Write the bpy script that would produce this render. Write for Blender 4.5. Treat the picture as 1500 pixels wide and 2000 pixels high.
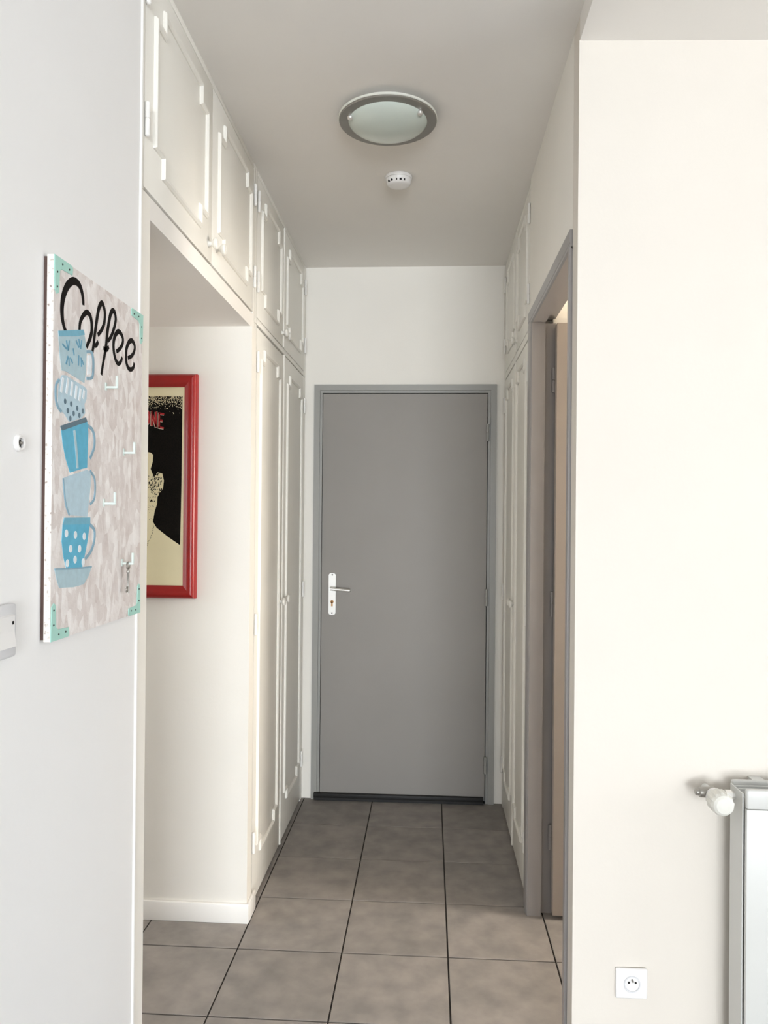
import bpy, bmesh, math, random
from mathutils import Vector, Matrix

# ---------------------------------------------------------------- scene, camera, light
for o in list(bpy.data.objects):
    bpy.data.objects.remove(o, do_unlink=True)
scene = bpy.context.scene
COL = scene.collection
random.seed(7)

YAW, PITCH, ROLL = math.radians(3.4), math.radians(0.237), math.radians(0.505)
fw = Vector((-math.sin(YAW) * math.cos(PITCH), math.cos(YAW) * math.cos(PITCH), math.sin(PITCH)))
rt = Vector((math.cos(YAW), math.sin(YAW), 0))
up = rt.cross(fw)
r2 = math.cos(ROLL) * rt + math.sin(ROLL) * up
u2 = -math.sin(ROLL) * rt + math.cos(ROLL) * up
cd = bpy.data.cameras.new('camera')
cd.sensor_fit = 'VERTICAL'
cd.sensor_height = 36.0
cd.lens = 27.0
cd.clip_start = 0.02
cam = bpy.data.objects.new('camera', cd)
COL.objects.link(cam)
m3 = Matrix((r2, u2, -fw)).transposed()
cam.matrix_world = Matrix.Translation((0, 0, 1.47)) @ m3.to_4x4()
scene.camera = cam

world = bpy.data.worlds.new('world')
scene.world = world
world.use_nodes = True
nt = world.node_tree
bgn = nt.nodes['Background']
sky = nt.nodes.new('ShaderNodeTexSky')
sky.sky_type = 'NISHITA'
sky.sun_disc = False
sky.sun_elevation = math.radians(48)
sky.sun_rotation = math.radians(200)
nt.links.new(sky.outputs[0], bgn.inputs[0])
bgn.inputs[1].default_value = 0.15


def area(name, loc, aim, sx, sy, power, color, spread=180):
    ld = bpy.data.lights.new(name, 'AREA')
    ld.shape = 'RECTANGLE'
    ld.size, ld.size_y = sx, sy
    ld.energy = power
    ld.color = color
    ld.spread = math.radians(spread)
    lo = bpy.data.objects.new(name, ld)
    COL.objects.link(lo)
    lo.location = loc
    lo.rotation_euler = (Vector(aim) - Vector(loc)).to_track_quat('-Z', 'Y').to_euler()
    return lo


# daylight: one light outside each window opening (terrace window behind the camera, side window of the
# living room, window of the room behind the open door), plus an added passage fill
area('daylight_terrace', (1.15, -8.25, 0.98), (1.15, 0, 1.1), 3.0, 2.0, 600, (0.89, 0.945, 1.0))
area('daylight_side', (3.55, 1.0, 1.45), (0, 1.0, 1.4), 1.6, 1.7, 29, (0.94, 0.97, 1.0))
area('passage_fill', (-2.85, 2.23, 1.5), (0, 2.23, 1.3), 0.8, 1.15, 8, (0.92, 0.96, 1.0))  # added fill from the unseen passage end, brightens hall and soffit
area('daylight_bedroom', (2.85, 2.45, 1.6), (0.5, 2.6, 1.5), 0.5, 1.2, 60, (1.0, 0.92, 0.82))

vs = scene.view_settings
vs.view_transform = 'Standard'
vs.look = 'None'
vs.gamma = 1.0
vs.use_curve_mapping = False
vs.exposure = 0.25

# ---------------------------------------------------------------- materials
def lin(r, g, b):
    f = lambda c: (c / 255 / 12.92) if c / 255 <= 0.04045 else ((c / 255 + 0.055) / 1.055) ** 2.4
    return (f(r), f(g), f(b), 1.0)


def mat(name, rgb, rough=0.6, metal=0.0, mottle=0.0, mscale=6.0, bump=0.0, bscale=120.0, rgb2=None, per_object=0.0, spec=0.5, coat=0.0):
    m = bpy.data.materials.new(name)
    m.use_nodes = True
    t = m.node_tree
    b = t.nodes['Principled BSDF']
    b.inputs['Roughness'].default_value = rough
    b.inputs['Metallic'].default_value = metal
    b.inputs['Specular IOR Level'].default_value = spec
    b.inputs['Coat Weight'].default_value = coat
    base = lin(*rgb)
    tc = t.nodes.new('ShaderNodeTexCoord')
    n = t.nodes.new('ShaderNodeTexNoise')
    n.inputs['Scale'].default_value = mscale
    n.inputs['Detail'].default_value = 5
    t.links.new(tc.outputs['Object'], n.inputs['Vector'])
    ramp = t.nodes.new('ShaderNodeValToRGB')
    second = lin(*rgb2) if rgb2 else tuple(c * (1 - mottle) for c in base[:3]) + (1,)
    ramp.color_ramp.elements[0].color = second
    ramp.color_ramp.elements[1].color = base
    ramp.color_ramp.elements[0].position = 0.3
    ramp.color_ramp.elements[1].position = 0.68
    t.links.new(n.outputs['Fac'], ramp.inputs['Fac'])
    out = ramp.outputs['Color']
    if per_object:
        oi = t.nodes.new('ShaderNodeObjectInfo')
        add = t.nodes.new('ShaderNodeVectorMath')
        add.operation = 'ADD'
        sc = t.nodes.new('ShaderNodeMath'); sc.operation = 'MULTIPLY'; sc.inputs[1].default_value = 37.0
        t.links.new(oi.outputs['Random'], sc.inputs[0])
        t.links.new(tc.outputs['Object'], add.inputs[0])
        t.links.new(sc.outputs[0], add.inputs[1])
        t.links.new(add.outputs[0], n.inputs['Vector'])
        mr = t.nodes.new('ShaderNodeMapRange')
        mr.inputs['To Min'].default_value = 1 - per_object
        mr.inputs['To Max'].default_value = 1 + per_object
        t.links.new(oi.outputs['Random'], mr.inputs['Value'])
        mul = t.nodes.new('ShaderNodeVectorMath'); mul.operation = 'SCALE'
        t.links.new(out, mul.inputs[0])
        t.links.new(mr.outputs[0], mul.inputs['Scale'])
        out = mul.outputs[0]
    t.links.new(out, b.inputs['Base Color'])
    if bump:
        n2 = t.nodes.new('ShaderNodeTexNoise')
        n2.inputs['Scale'].default_value = bscale
        n2.inputs['Detail'].default_value = 3
        t.links.new(tc.outputs['Object'], n2.inputs['Vector'])
        bp = t.nodes.new('ShaderNodeBump')
        bp.inputs['Strength'].default_value = bump
        bp.inputs['Distance'].default_value = 0.002
        t.links.new(n2.outputs['Fac'], bp.inputs['Height'])
        t.links.new(bp.outputs[0], b.inputs['Normal'])
    return m


M = {}
M['wall'] = mat('cream_wall_paint', (247, 243, 235), 0.75, mottle=0.03, mscale=2.5, bump=0.12, bscale=90)
M['wall_cream'] = mat('warm_cream_wall_paint', (228, 221, 211), 0.75, mottle=0.03, mscale=2.5, bump=0.12, bscale=90)
M['wall_white'] = mat('white_wall_paint', (244, 243, 242), 0.7, mottle=0.02, mscale=2.5, bump=0.12, bscale=90)
M['ceiling'] = mat('ceiling_paint', (244, 240, 234), 0.85, mottle=0.03, mscale=2.0, bump=0.15, bscale=70)
M['cab'] = mat('cabinet_enamel', (245, 242, 234), 0.42, mottle=0.02, mscale=3, bump=0.04, bscale=60)
M['cabbody'] = mat('cabinet_carcass', (242, 238, 230), 0.6, mottle=0.02)
M['trim'] = mat('white_gloss_trim', (245, 243, 239), 0.35, mottle=0.02)
M['door'] = mat('grey_door_paint', (158, 154, 149), 0.6, mottle=0.05, mscale=3, bump=0.05, bscale=50)
M['frame'] = mat('grey_frame_paint', (158, 157, 152), 0.4, mottle=0.04, mscale=6, bump=0.06, bscale=60)
M['frame2'] = mat('taupe_frame_paint', (157, 153, 151), 0.33, mottle=0.04, mscale=6)
M['leaf2'] = mat('taupe_leaf_paint', (184, 173, 162), 0.5, mottle=0.04, mscale=3)
M['tile'] = mat('grey_stone_tile', (164, 157, 151), 0.62, rgb2=(140, 135, 131), mscale=12, bump=0.08, bscale=220, per_object=0.05, spec=0.28)
M['grout'] = mat('dark_grout', (58, 54, 51), 0.9, mottle=0.2, mscale=30)
M['black'] = mat('black_rubber', (14, 13, 13), 0.6, mottle=0.1)
M['hole'] = mat('dark_recess', (24, 22, 21), 0.8)
M['chrome'] = mat('polished_chrome', (236, 234, 230), 0.3, 0.75)
M['nickel'] = mat('satin_nickel', (162, 159, 153), 0.42, 0.85, mottle=0.08, mscale=20)
M['alu'] = mat('silver_plate', (232, 231, 227), 0.35, 0.25)
M['brass'] = mat('brass_cylinder', (150, 112, 70), 0.35, 0.9)
M['frost'] = mat('frosted_glass', (205, 214, 205), 0.25, mottle=0.03, spec=0.6, coat=0.3)
M['glassedge'] = mat('clear_glass_edge', (226, 226, 216), 0.15, spec=0.7)
M['plastic'] = mat('white_plastic', (240, 238, 236), 0.35)
M['plastic_v'] = mat('valve_plastic', (222, 220, 212), 0.45)
M['plastic_g'] = mat('grey_white_plastic', (222, 222, 224), 0.4)
M['rad'] = mat('radiator_enamel', (212, 212, 208), 0.38)
M['red'] = mat('red_lacquer', (160, 12, 12), 0.28, mottle=0.12, mscale=8, coat=0.15)
M['paper'] = mat('cream_paper', (247, 236, 196), 0.6, mottle=0.05, mscale=9)
M['ink'] = mat('black_ink', (8, 7, 6), 0.85, rgb2=(26, 21, 16), mscale=260, spec=0.15)
M['redink'] = mat('red_ink', (176, 28, 34), 0.5)
M['whiteink'] = mat('white_ink', (238, 228, 205), 0.5)
M['mint'] = mat('mint_paint', (176, 222, 210), 0.5, mottle=0.08, mscale=30)
M['minthook'] = mat('pale_mint_enamel', (222, 232, 226), 0.3)
M['lettering'] = mat('black_brown_paint', (16, 10, 9), 0.75, spec=0.2)
M['batten'] = mat('dark_batten', (86, 66, 60), 0.8)
M['edge'] = mat('speckled_white_edge', (240, 232, 224), 0.7, rgb2=(120, 100, 90), mscale=160, bump=0.4, bscale=200)
_e = M['edge'].node_tree.nodes
for n_ in _e:
    if n_.type == 'VALTORGB':
        n_.color_ramp.elements[0].position = 0.24
        n_.color_ramp.elements[1].position = 0.42
for k, c in dict(b0=(190, 214, 226), b1=(180, 206, 215), b2=(142, 176, 194), b3=(122, 182, 204), b4=(104, 160, 186), b5=(98, 122, 136), b6=(98, 182, 212), w=(236, 242, 246)).items():
    M[k] = mat('mug_paint_' + k, c, 0.55, mottle=0.12, mscale=70)

# board face: mottled pinkish-grey flakes
bm_ = mat('painted_flake_board', (214, 204, 199), 0.7, bump=0.5, bscale=130)
t_ = bm_.node_tree
vo = t_.nodes.new('ShaderNodeTexVoronoi'); vo.inputs['Scale'].default_value = 75
vo.feature = 'F1'
tc_ = t_.nodes.new('ShaderNodeTexCoord')
mp_ = t_.nodes.new('ShaderNodeMapping'); mp_.inputs['Rotation'].default_value = (0.6, 0, 0); mp_.inputs['Scale'].default_value = (1, 1, 0.45)
t_.links.new(tc_.outputs['Object'], mp_.inputs['Vector'])
t_.links.new(mp_.outputs[0], vo.inputs['Vector'])
r_ = t_.nodes.new('ShaderNodeValToRGB')
r_.color_ramp.elements[0].color = lin(206, 194, 189); r_.color_ramp.elements[1].color = lin(252, 249, 247)
sp_ = t_.nodes.new('ShaderNodeSeparateColor')
t_.links.new(vo.outputs['Color'], sp_.inputs[0])
t_.links.new(sp_.outputs[0], r_.inputs['Fac'])
mx_ = t_.nodes.new('ShaderNodeMix'); mx_.data_type = 'RGBA'; mx_.inputs[0].default_value = 0.55
old_ = [n for n in t_.nodes if n.type == 'VALTORGB' and n != r_][0]
old_.color_ramp.elements[0].color = lin(206, 194, 188); old_.color_ramp.elements[1].color = lin(240, 234, 231)
[n for n in t_.nodes if n.type == 'TEX_NOISE'][0].inputs['Scale'].default_value = 28
t_.links.new(old_.outputs[0], mx_.inputs[6]); t_.links.new(r_.outputs[0], mx_.inputs[7])
t_.links.new(mx_.outputs[2], t_.nodes['Principled BSDF'].inputs['Base Color'])
M['board'] = bm_


# ---------------------------------------------------------------- builders
def wloc(o):
    v = Vector((0, 0, 0))
    while o is not None:
        v += o.location
        o = o.parent
    return v


def link(name, me, parent=None, smooth=False):
    """Mesh given in world coordinates; the origin moves to the parent's, or to the base centre of a thing of its own."""
    o = bpy.data.objects.new(name, me)
    COL.objects.link(o)
    if parent is not None:
        o.parent = parent
        off = wloc(parent)
    else:
        xs = [v.co for v in me.vertices]
        off = Vector(((min(v.x for v in xs) + max(v.x for v in xs)) / 2, (min(v.y for v in xs) + max(v.y for v in xs)) / 2, min(v.z for v in xs)))
        o.location = off
    me.transform(Matrix.Translation(-off))
    if smooth:
        for p in me.polygons:
            p.use_smooth = True
    return o


def finish(name, bm, mats, parent=None, smooth=False):
    bmesh.ops.recalc_face_normals(bm, faces=bm.faces)
    me = bpy.data.meshes.new(name)
    bm.to_mesh(me)
    bm.free()
    for m in (mats if isinstance(mats, (list, tuple)) else [mats]):
        me.materials.append(M[m])
    o = link(name, me, parent)
    if smooth:
        for p in me.polygons:
            p.use_smooth = True
        me.set_sharp_from_angle(angle=math.radians(38))
    return o


def abox(bm, x0, x1, y0, y1, z0, z1, bev=0.0, seg=2, mi=0):
    r = bmesh.ops.create_cube(bm, size=1)
    for v in r['verts']:
        v.co = Vector(((x0 + x1) / 2 + v.co.x * (x1 - x0), (y0 + y1) / 2 + v.co.y * (y1 - y0), (z0 + z1) / 2 + v.co.z * (z1 - z0)))
    fs = set(f for v in r['verts'] for f in v.link_faces)
    for f in fs:
        f.material_index = mi
    if bev:
        es = list(set(e for v in r['verts'] for e in v.link_edges))
        bmesh.ops.bevel(bm, geom=es, offset=bev, segments=seg, affect='EDGES', profile=0.5)


def box(name, x0, x1, y0, y1, z0, z1, m, parent=None, bev=0.0, seg=2):
    bm = bmesh.new()
    abox(bm, min(x0, x1), max(x0, x1), y0, y1, z0, z1, bev, seg)
    return finish(name, bm, m, parent, smooth=bev > 0)


def prism(bm, pts, a, b, axis='z', mi=0):
    """Closed polygon extruded from a to b along an axis; pts are the two other coordinates in x,y,z order."""
    def p(u, v, w):
        return {'z': (u, v, w), 'y': (u, w, v), 'x': (w, u, v)}[axis]
    lo = [bm.verts.new(p(u, v, a)) for u, v in pts]
    hi = [bm.verts.new(p(u, v, b)) for u, v in pts]
    n = len(pts)
    fs = [bm.faces.new(lo[::-1]), bm.faces.new(hi)]
    for i in range(n):
        fs.append(bm.faces.new((lo[i], lo[(i + 1) % n], hi[(i + 1) % n], hi[i])))
    for f in fs:
        f.material_index = mi


def lathe(bm, prof, c, axis=(0, 0, 1), n=24, mi=0):
    """prof: (radius, height along axis) list; closed at both ends."""
    q = Vector(axis).to_track_quat('Z', 'Y')
    rings = []
    for r, h in prof:
        ring = []
        for i in range(n):
            a = 2 * math.pi * i / n
            ring.append(bm.verts.new(Vector(c) + q @ Vector((r * math.cos(a), r * math.sin(a), h))))
        rings.append(ring)
    fs = []
    for k in range(len(rings) - 1):
        for i in range(n):
            fs.append(bm.faces.new((rings[k][i], rings[k][(i + 1) % n], rings[k + 1][(i + 1) % n], rings[k + 1][i])))
    fs.append(bm.faces.new(rings[0][::-1]))
    fs.append(bm.faces.new(rings[-1]))
    for f in fs:
        f.material_index = mi


def annulus(bm, r0, r1, z0, z1, c, n=64, bev=0.0):
    prof = [(r0, z0), (r1 - bev, z0), (r1, z0 + bev), (r1, z1), (r0, z1)]
    rings = [[bm.verts.new((c[0] + r * math.cos(2 * math.pi * i / n), c[1] + r * math.sin(2 * math.pi * i / n), z)) for i in range(n)] for r, z in prof]
    for k in range(len(rings)):
        a, b = rings[k], rings[(k + 1) % len(rings)]
        for i in range(n):
            bm.faces.new((a[i], a[(i + 1) % n], b[(i + 1) % n], b[i]))


def struct(o):
    o['kind'] = 'structure'
    return o


def thing(name, loc, label, cat, group=None):
    o = bpy.data.objects.new(name, None)
    COL.objects.link(o)
    o.empty_display_size = 0.1
    o.location = loc
    return tag(o, label, cat, group)


def tag(o, label, cat, group=None):
    o['label'] = label
    o['category'] = cat
    if group:
        o['group'] = group
    return o


def group_empty(name, loc):
    o = bpy.data.objects.new(name, None)
    COL.objects.link(o)
    o.empty_display_size = 0.1
    o.location = loc
    return struct(o)


# ---------------------------------------------------------------- the shell
XL, XR, YE, ZC = -0.651, 0.374, 3.96, 2.754
floor = struct(box('floor', -2.6, 3.3, -8.0, 4.06, -0.15, -0.004, 'grout'))
# square tiles laid on one grid, clipped to the rooms
TX, TY, PX, PY, G = -0.637, 2.2185, 0.3552, 0.3525, 0.0026
cache = {}
for i in range(-6, 12):
    for j in range(-6, 6):
        x0, y0 = TX + i * PX, TY + j * PY
        x1, y1 = x0 + PX, y0 + PY
        if y0 > YE or y1 < -8 or x1 < -2.6 or x0 > 3.3:
            continue
        if x1 <= -0.66 and (y1 <= 1.738 or y0 >= 2.735):
            continue
        if x0 >= 0.38 and y0 >= 2.95:
            continue
        if x0 >= 0.38 and y0 > 2.1 and x0 > 2.6:
            continue
        cx0, cx1, cy0, cy1 = max(x0, -2.6), min(x1, 3.3), max(y0, -8), min(y1, YE)
        key = (round(cx1 - cx0, 4), round(cy1 - cy0, 4))
        if key not in cache:
            bm = bmesh.new()
            hx, hy = key[0] / 2 - G, key[1] / 2 - G
            lo = [(-hx, -hy), (hx, -hy), (hx, hy), (-hx, hy)]
            b = 0.0012
            v0 = [bm.verts.new((x, y, -0.004)) for x, y in lo]
            v1 = [bm.verts.new((x, y, -b)) for x, y in lo]
            v2 = [bm.verts.new((x - math.copysign(b, x), y - math.copysign(b, y), 0)) for x, y in lo]
            for a, c in ((v0, v1), (v1, v2)):
                for q in range(4):
                    bm.faces.new((a[q], a[(q + 1) % 4], c[(q + 1) % 4], c[q]))
            bm.faces.new(v2)
            me = bpy.data.meshes.new('tile')
            bm.to_mesh(me); bm.free()
            me.materials.append(M['tile'])
            cache[key] = me
        o = bpy.data.objects.new('tile', cache[key])
        COL.objects.link(o)
        o.parent = floor
        o.location = Vector(((cx0 + cx1) / 2, (cy0 + cy1) / 2, random.uniform(-0.0003, 0.0003))) - floor.location

struct(box('wall_left', -0.80, -0.650, -8.0, 1.668, 0, ZC, 'wall_white'))
struct(box('trim_1', -0.80, XL, 1.6775, 1.738, 0, 2.1995, 'wall'))                       # end post of the built-in
bm = bmesh.new()
prism(bm, [(-0.70, 1.668), (-0.649, 1.668), (-0.6462, 1.6695), (-0.6455, 1.6728), (-0.6462, 1.676), (-0.649, 1.6775), (-0.70, 1.6775)], 0, ZC)
struct(finish('trim_2', bm, 'trim'))                                                # rounded bead
struct(box('wall_passage_near', -2.6, -0.80, 1.60, 1.738, 0, 2.148, 'wall'))
struct(box('wall_passage', -2.6, -0.645, 2.735, 2.80, 0, 2.148, 'wall'))
bm = bmesh.new()
for a in ((1.60, 2.80, 0, 0.9), (1.60, 2.80, 2.05, 2.205), (1.60, 1.83, 0.9, 2.05), (2.63, 2.80, 0.9, 2.05)):  # opening invented to let the added fill into the hall
    abox(bm, -2.7, -2.6, *a)
struct(finish('wall_passage_end', bm, 'wall'))
wn = group_empty('added_window', (-2.65, 2.23, 0.9))  # invented unseen window, stands in front of the added passage fill
for y in (1.83, 2.21, 2.59):
    box('window_frame', -2.68, -2.63, y, y + 0.04, 0.9, 2.05, 'trim', wn)
for z in (0.9, 2.01):
    box('window_rail', -2.675, -2.635, 1.87, 2.59, z, z + 0.04, 'trim', wn)
struct(box('ceiling_passage', -2.6, XL, 1.738, 2.769, 2.148, 2.2, 'ceiling'))
struct(box('baseboard_passage', -2.6, -0.636, 2.724, 2.735, 0, 0.07, 'trim', bev=0.003))
struct(box('baseboard_post', -0.645, -0.635, 2.735, 2.838, 0, 0.07, 'trim', bev=0.003))
bm = bmesh.new()
prism(bm, [(-1.3, 0), (-0.601, 0), (-0.601, 2.143), (0.338, 2.143), (0.338, 0), (0.90, 0), (0.90, ZC), (-1.3, ZC)], YE, YE + 0.1, 'y')
struct(finish('wall_end', bm, 'wall'))
bm = bmesh.new()
prism(bm, [(2.066, 2.235), (2.934, 2.235), (2.934, 0), (2.944, 0), (2.944, ZC), (2.066, ZC)], XR, 0.455, 'x')
struct(finish('wall_right', bm, 'wall'))
wy = lambda x: 1.9885 + (x - 0.374) * 0.0377
bm = bmesh.new()
prism(bm, [(XR, wy(XR)), (3.3, wy(3.3)), (3.3, wy(3.3) + 0.075), (XR, 2.064)], 0, ZC)
struct(finish('wall_front', bm, 'wall_cream'))
struct(box('ceiling', -1.3, 3.3, -8.0, 4.06, ZC, 2.9, 'ceiling'))
bm = bmesh.new()
prism(bm, [(XR, -8.0), (3.3, -8.0), (3.3, wy(3.3)), (XR, wy(XR))], 2.69, ZC)
struct(finish('ceiling_living', bm, 'ceiling'))
# room behind the open door
struct(box('ceiling_bedroom', 0.455, 2.6, 2.19, 2.96, 2.69, ZC, 'wall'))
struct(box('wall_bedroom_back', 0.455, 2.6, 2.90, 2.944, 0, 2.69, 'wall'))
bm = bmesh.new()
for a in ((2.15, 2.96, 0, 1.0), (2.15, 2.96, 2.2, 2.69), (2.15, 2.2, 1.0, 2.2), (2.7, 2.96, 1.0, 2.2)):
    abox(bm, 2.6, 2.7, *a)
struct(finish('wall_bedroom_right', bm, 'wall'))
# living room behind the camera: window walls
bm = bmesh.new()
for a in ((-0.8, 3.3, 0, 0.04), (-0.8, 3.3, 2.0, 2.753), (-0.8, -0.25, 0.04, 2.0), (2.6, 3.3, 0.04, 2.0)):
    abox(bm, a[0], a[1], -8.1, -8.0, a[2], a[3])
struct(finish('wall_back', bm, 'wall_white'))
bm = bmesh.new()
for a in ((-8.1, 2.2, 0, 0.6), (-8.1, 2.2, 2.3, 2.753), (-8.1, 0.2, 0.6, 2.3), (1.8, 2.2, 0.6, 2.3)):
    abox(bm, 3.3, 3.4, a[0], a[1], a[2], a[3])
struct(finish('wall_living_right', bm, 'wall_white'))
wn = group_empty('window_1', (1.175, -8.05, 0.04))
for x in (-0.25, 0.69, 1.61, 2.55):
    box('window_frame', x, x + 0.05, -8.07, -8.02, 0.04, 2.0, 'trim', wn)
for z in (0.04, 1.95):
    box('window_rail', -0.2, 2.55, -8.065, -8.025, z, z + 0.05, 'trim', wn)
wn = group_empty('window_2', (3.35, 1.0, 0.6))
for y in (0.2, 0.975, 1.75):
    box('window_frame', 3.33, 3.38, y, y + 0.05, 0.6, 2.3, 'trim', wn)
for z in (0.6, 2.25):
    box('window_rail', 3.335, 3.375, 0.25, 1.75, z, z + 0.05, 'trim', wn)
struct(box('baseboard_left', -0.650, -0.640, -8.0, 1.664, 0, 0.07, 'trim', bev=0.003))
bm = bmesh.new()
prism(bm, [(0.38, wy(0.38) - 0.01), (3.3, wy(3.3) - 0.01), (3.3, wy(3.3)), (0.38, wy(0.38))], 0, 0.07)
struct(finish('baseboard_front', bm, 'trim'))
# metal corner bead of the wall beside the open door, chipped paint
bm = bmesh.new()
prism(bm, [(0.3725, wy(XR) - 0.0015), (0.378, wy(XR) - 0.0012), (0.378, wy(XR) + 0.0001), (0.374, wy(XR)), (0.374, 2.012), (0.3725, 2.012)], 0, 2.69)
struct(finish('trim_3', bm, 'wall_cream'))

# ---------------------------------------------------------------- doors
# grey entrance door at the end of the hall
d1 = group_empty('door_1', (-0.13, YE, 0))
x0, x1, zt = -0.601, 0.338, 2.143


def u_frame(name, a, w, y0, y1, m, parent):
    bm = bmesh.new()
    A0, A1, AZ = x0 + a, x1 - a, zt - a
    prism(bm, [(A0, 0), (A0 + w, 0), (A0 + w, AZ - w), (A1 - w, AZ - w), (A1 - w, 0), (A1, 0), (A1, AZ), (A0, AZ)], y0, y1, 'y')
    return finish(name, bm, m, parent)


u_frame('door_casing', 0.0, 0.030, 3.944, 4.06, 'frame', d1)
u_frame('door_rebate', 0.0305, 0.0125, 3.951, 4.06, 'frame', d1)
u_frame('door_stop', 0.0435, 0.030, 3.992, 4.06, 'frame', d1)
leaf = box('door_leaf', -0.5545, 0.2905, 3.9455, 3.988, 0.036, 2.0955, 'door', d1, bev=0.0015)
bm = bmesh.new()
abox(bm, -0.584, 0.284, 3.924, 3.9445, 0.016, 0.039, 0.003)
abox(bm, -0.584, 0.284, 3.930, 3.9445, 0.002, 0.0155)
finish('draught_strip', bm, 'black', d1, smooth=True)
for z in (1.853, 1.012, 0.158):
    bm = bmesh.new()
    lathe(bm, [(0.0075, 0), (0.0075, 0.041), (0.006, 0.0415), (0.006, 0.0435), (0.0075, 0.044), (0.0075, 0.086)], (0.2925, 3.938, z), n=16)
    finish('hinge', bm, 'frame', d1, smooth=True)
bm = bmesh.new()
prism(bm, [(-0.517, 0.964), (-0.513, 0.957), (-0.507, 0.954), (-0.490, 0.954), (-0.484, 0.957), (-0.480, 0.964), (-0.480, 1.158), (-0.484, 1.165), (-0.490, 1.168), (-0.507, 1.168), (-0.513, 1.165), (-0.517, 1.158)], 3.939, 3.9454, 'y')
plate = finish('lock_plate', bm, 'alu', d1)
bm = bmesh.new()
lathe(bm, [(0.011, 0), (0.0105, 0.012), (0.0085, 0.02), (0.0085, 0.045)], (-0.499, 3.939, 1.091), (0, -1, 0), 20)
finish('lever_collar', bm, 'chrome', plate, smooth=True)
bm = bmesh.new()
lathe(bm, [(0.006, -0.002), (0.0085, 0.0), (0.0085, 0.03), (0.0078, 0.07), (0.0085, 0.100), (0.006, 0.103)], (-0.502, 3.893, 1.092), (1, 0, -0.085), 20)
finish('lever', bm, 'chrome', plate, smooth=True)
bm = bmesh.new()
lathe(bm, [(0.0085, 0), (0.0085, 0.004)], (-0.4985, 3.939, 1.022), (0, -1, 0), 20)
abox(bm, -0.5025, -0.4945, 3.935, 3.939, 0.998, 1.022)
finish('key_cylinder', bm, 'brass', plate)
bm = bmesh.new()
abox(bm, -0.5005, -0.4975, 3.9342, 3.9352, 1.014, 1.029)
finish('keyhole', bm, 'hole', plate)
for z in (1.160, 0.963):
    bm = bmesh.new()
    lathe(bm, [(0.0038, 0), (0.0036, 0.0012)], (-0.4985, 3.939, z), (0, -1, 0), 12)
    finish('screw', bm, 'hole', plate)

# taupe door frame in the right wall with its leaf swung into the room
d2 = group_empty('door_2', (0.415, 2.5, 0))
ZT = 2.235


def jamb(pts, name='jamb'):
    bm = bmesh.new()
    prism(bm, pts, 0, ZT - 0.046)
    return finish(name, bm, 'frame2', d2)


jamb([(0.366, 2.934), (0.366, 2.880), (0.3675, 2.878), (0.3675, 2.866), (0.372, 2.860), (0.421, 2.860), (0.421, 2.886), (0.463, 2.886), (0.463, 2.934)])
jamb([(0.366, 2.066), (0.366, 2.092), (0.3675, 2.094), (0.3675, 2.100), (0.372, 2.104), (0.421, 2.104), (0.421, 2.082), (0.463, 2.082), (0.463, 2.066)])
bm = bmesh.new()
prism(bm, [(0.366, ZT), (0.366, ZT - 0.034), (0.3675, ZT - 0.036), (0.3675, ZT - 0.045), (0.372, ZT - 0.05), (0.421, ZT - 0.05), (0.421, ZT - 0.026), (0.463, ZT - 0.026), (0.463, ZT)], 2.066, 2.934, 'y')
finish('door_head', bm, 'frame2', d2)
box('door_leaf', 0.459, 1.17, 2.832, 2.872, 0.018, 2.178, 'leaf2', d2, bev=0.0015)
for z in (1.93, 1.10, 0.24):
    bm = bmesh.new()
    lathe(bm, [(0.0075, 0), (0.0075, 0.044), (0.006, 0.045), (0.006, 0.047), (0.0075, 0.048), (0.0075, 0.092)], (0.4555, 2.8775, z), n=14)
    finish('hinge', bm, 'frame2', d2, smooth=True)


# ---------------------------------------------------------------- built-in cupboards
def notched(y0, y1, z0, z1, ny, nz):
    return [(y0 + ny, z0), (y1 - ny, z0), (y1 - ny, z0 + nz), (y1, z0 + nz), (y1, z1 - nz), (y1 - ny, z1 - nz), (y1 - ny, z1), (y0 + ny, z1), (y0 + ny, z1 - nz), (y0, z1 - nz), (y0, z0 + nz), (y0 + ny, z0 + nz)]


def offset(poly, d):
    out, n = [], len(poly)
    for i in range(n):
        p, c, q = Vector(poly[i - 1]), Vector(poly[i]), Vector(poly[(i + 1) % n])
        a, b = (c - p).normalized(), (q - c).normalized()
        na, nb = Vector((a.y, -a.x)), Vector((b.y, -b.x))       # outward for a counter-clockwise outline
        out.append(c + (na + nb) * d)
    return out


def moulding(parent, plane, s, y0, y1, z0, z1, ny, nz, w=0.016, h=0.009):
    poly = notched(y0, y1, z0, z1, ny, nz)
    bm = bmesh.new()
    loops = []
    for d, e in ((w / 2, 0.0), (w / 2, h * 0.45), (w / 2 - 0.0035, h), (-w / 2 + 0.0055, h), (-w / 2, h * 0.4), (-w / 2, 0.0)):
        loops.append([bm.verts.new((plane + s * e, p.x, p.y)) for p in offset(poly, d)])
    n = len(poly)
    for k in range(len(loops)):
        a, b = loops[k], loops[(k + 1) % len(loops)]
        for i in range(n):
            bm.faces.new((a[i], a[(i + 1) % n], b[(i + 1) % n], b[i]))
    return finish('moulding', bm, 'cab', parent)


def knob(parent, x, s, y, z, r=0.0165):
    bm = bmesh.new()
    lathe(bm, [(0.010, 0), (0.0075, 0.003), (0.006, 0.010), (r * 0.75, 0.015), (r, 0.020), (r, 0.025), (r * 0.8, 0.0285), (r * 0.72, 0.0275), (r * 0.35, 0.029)], (x, y, z), (s, 0, 0), 24)
    return finish('knob', bm, 'cab', parent, smooth=True)


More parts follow.
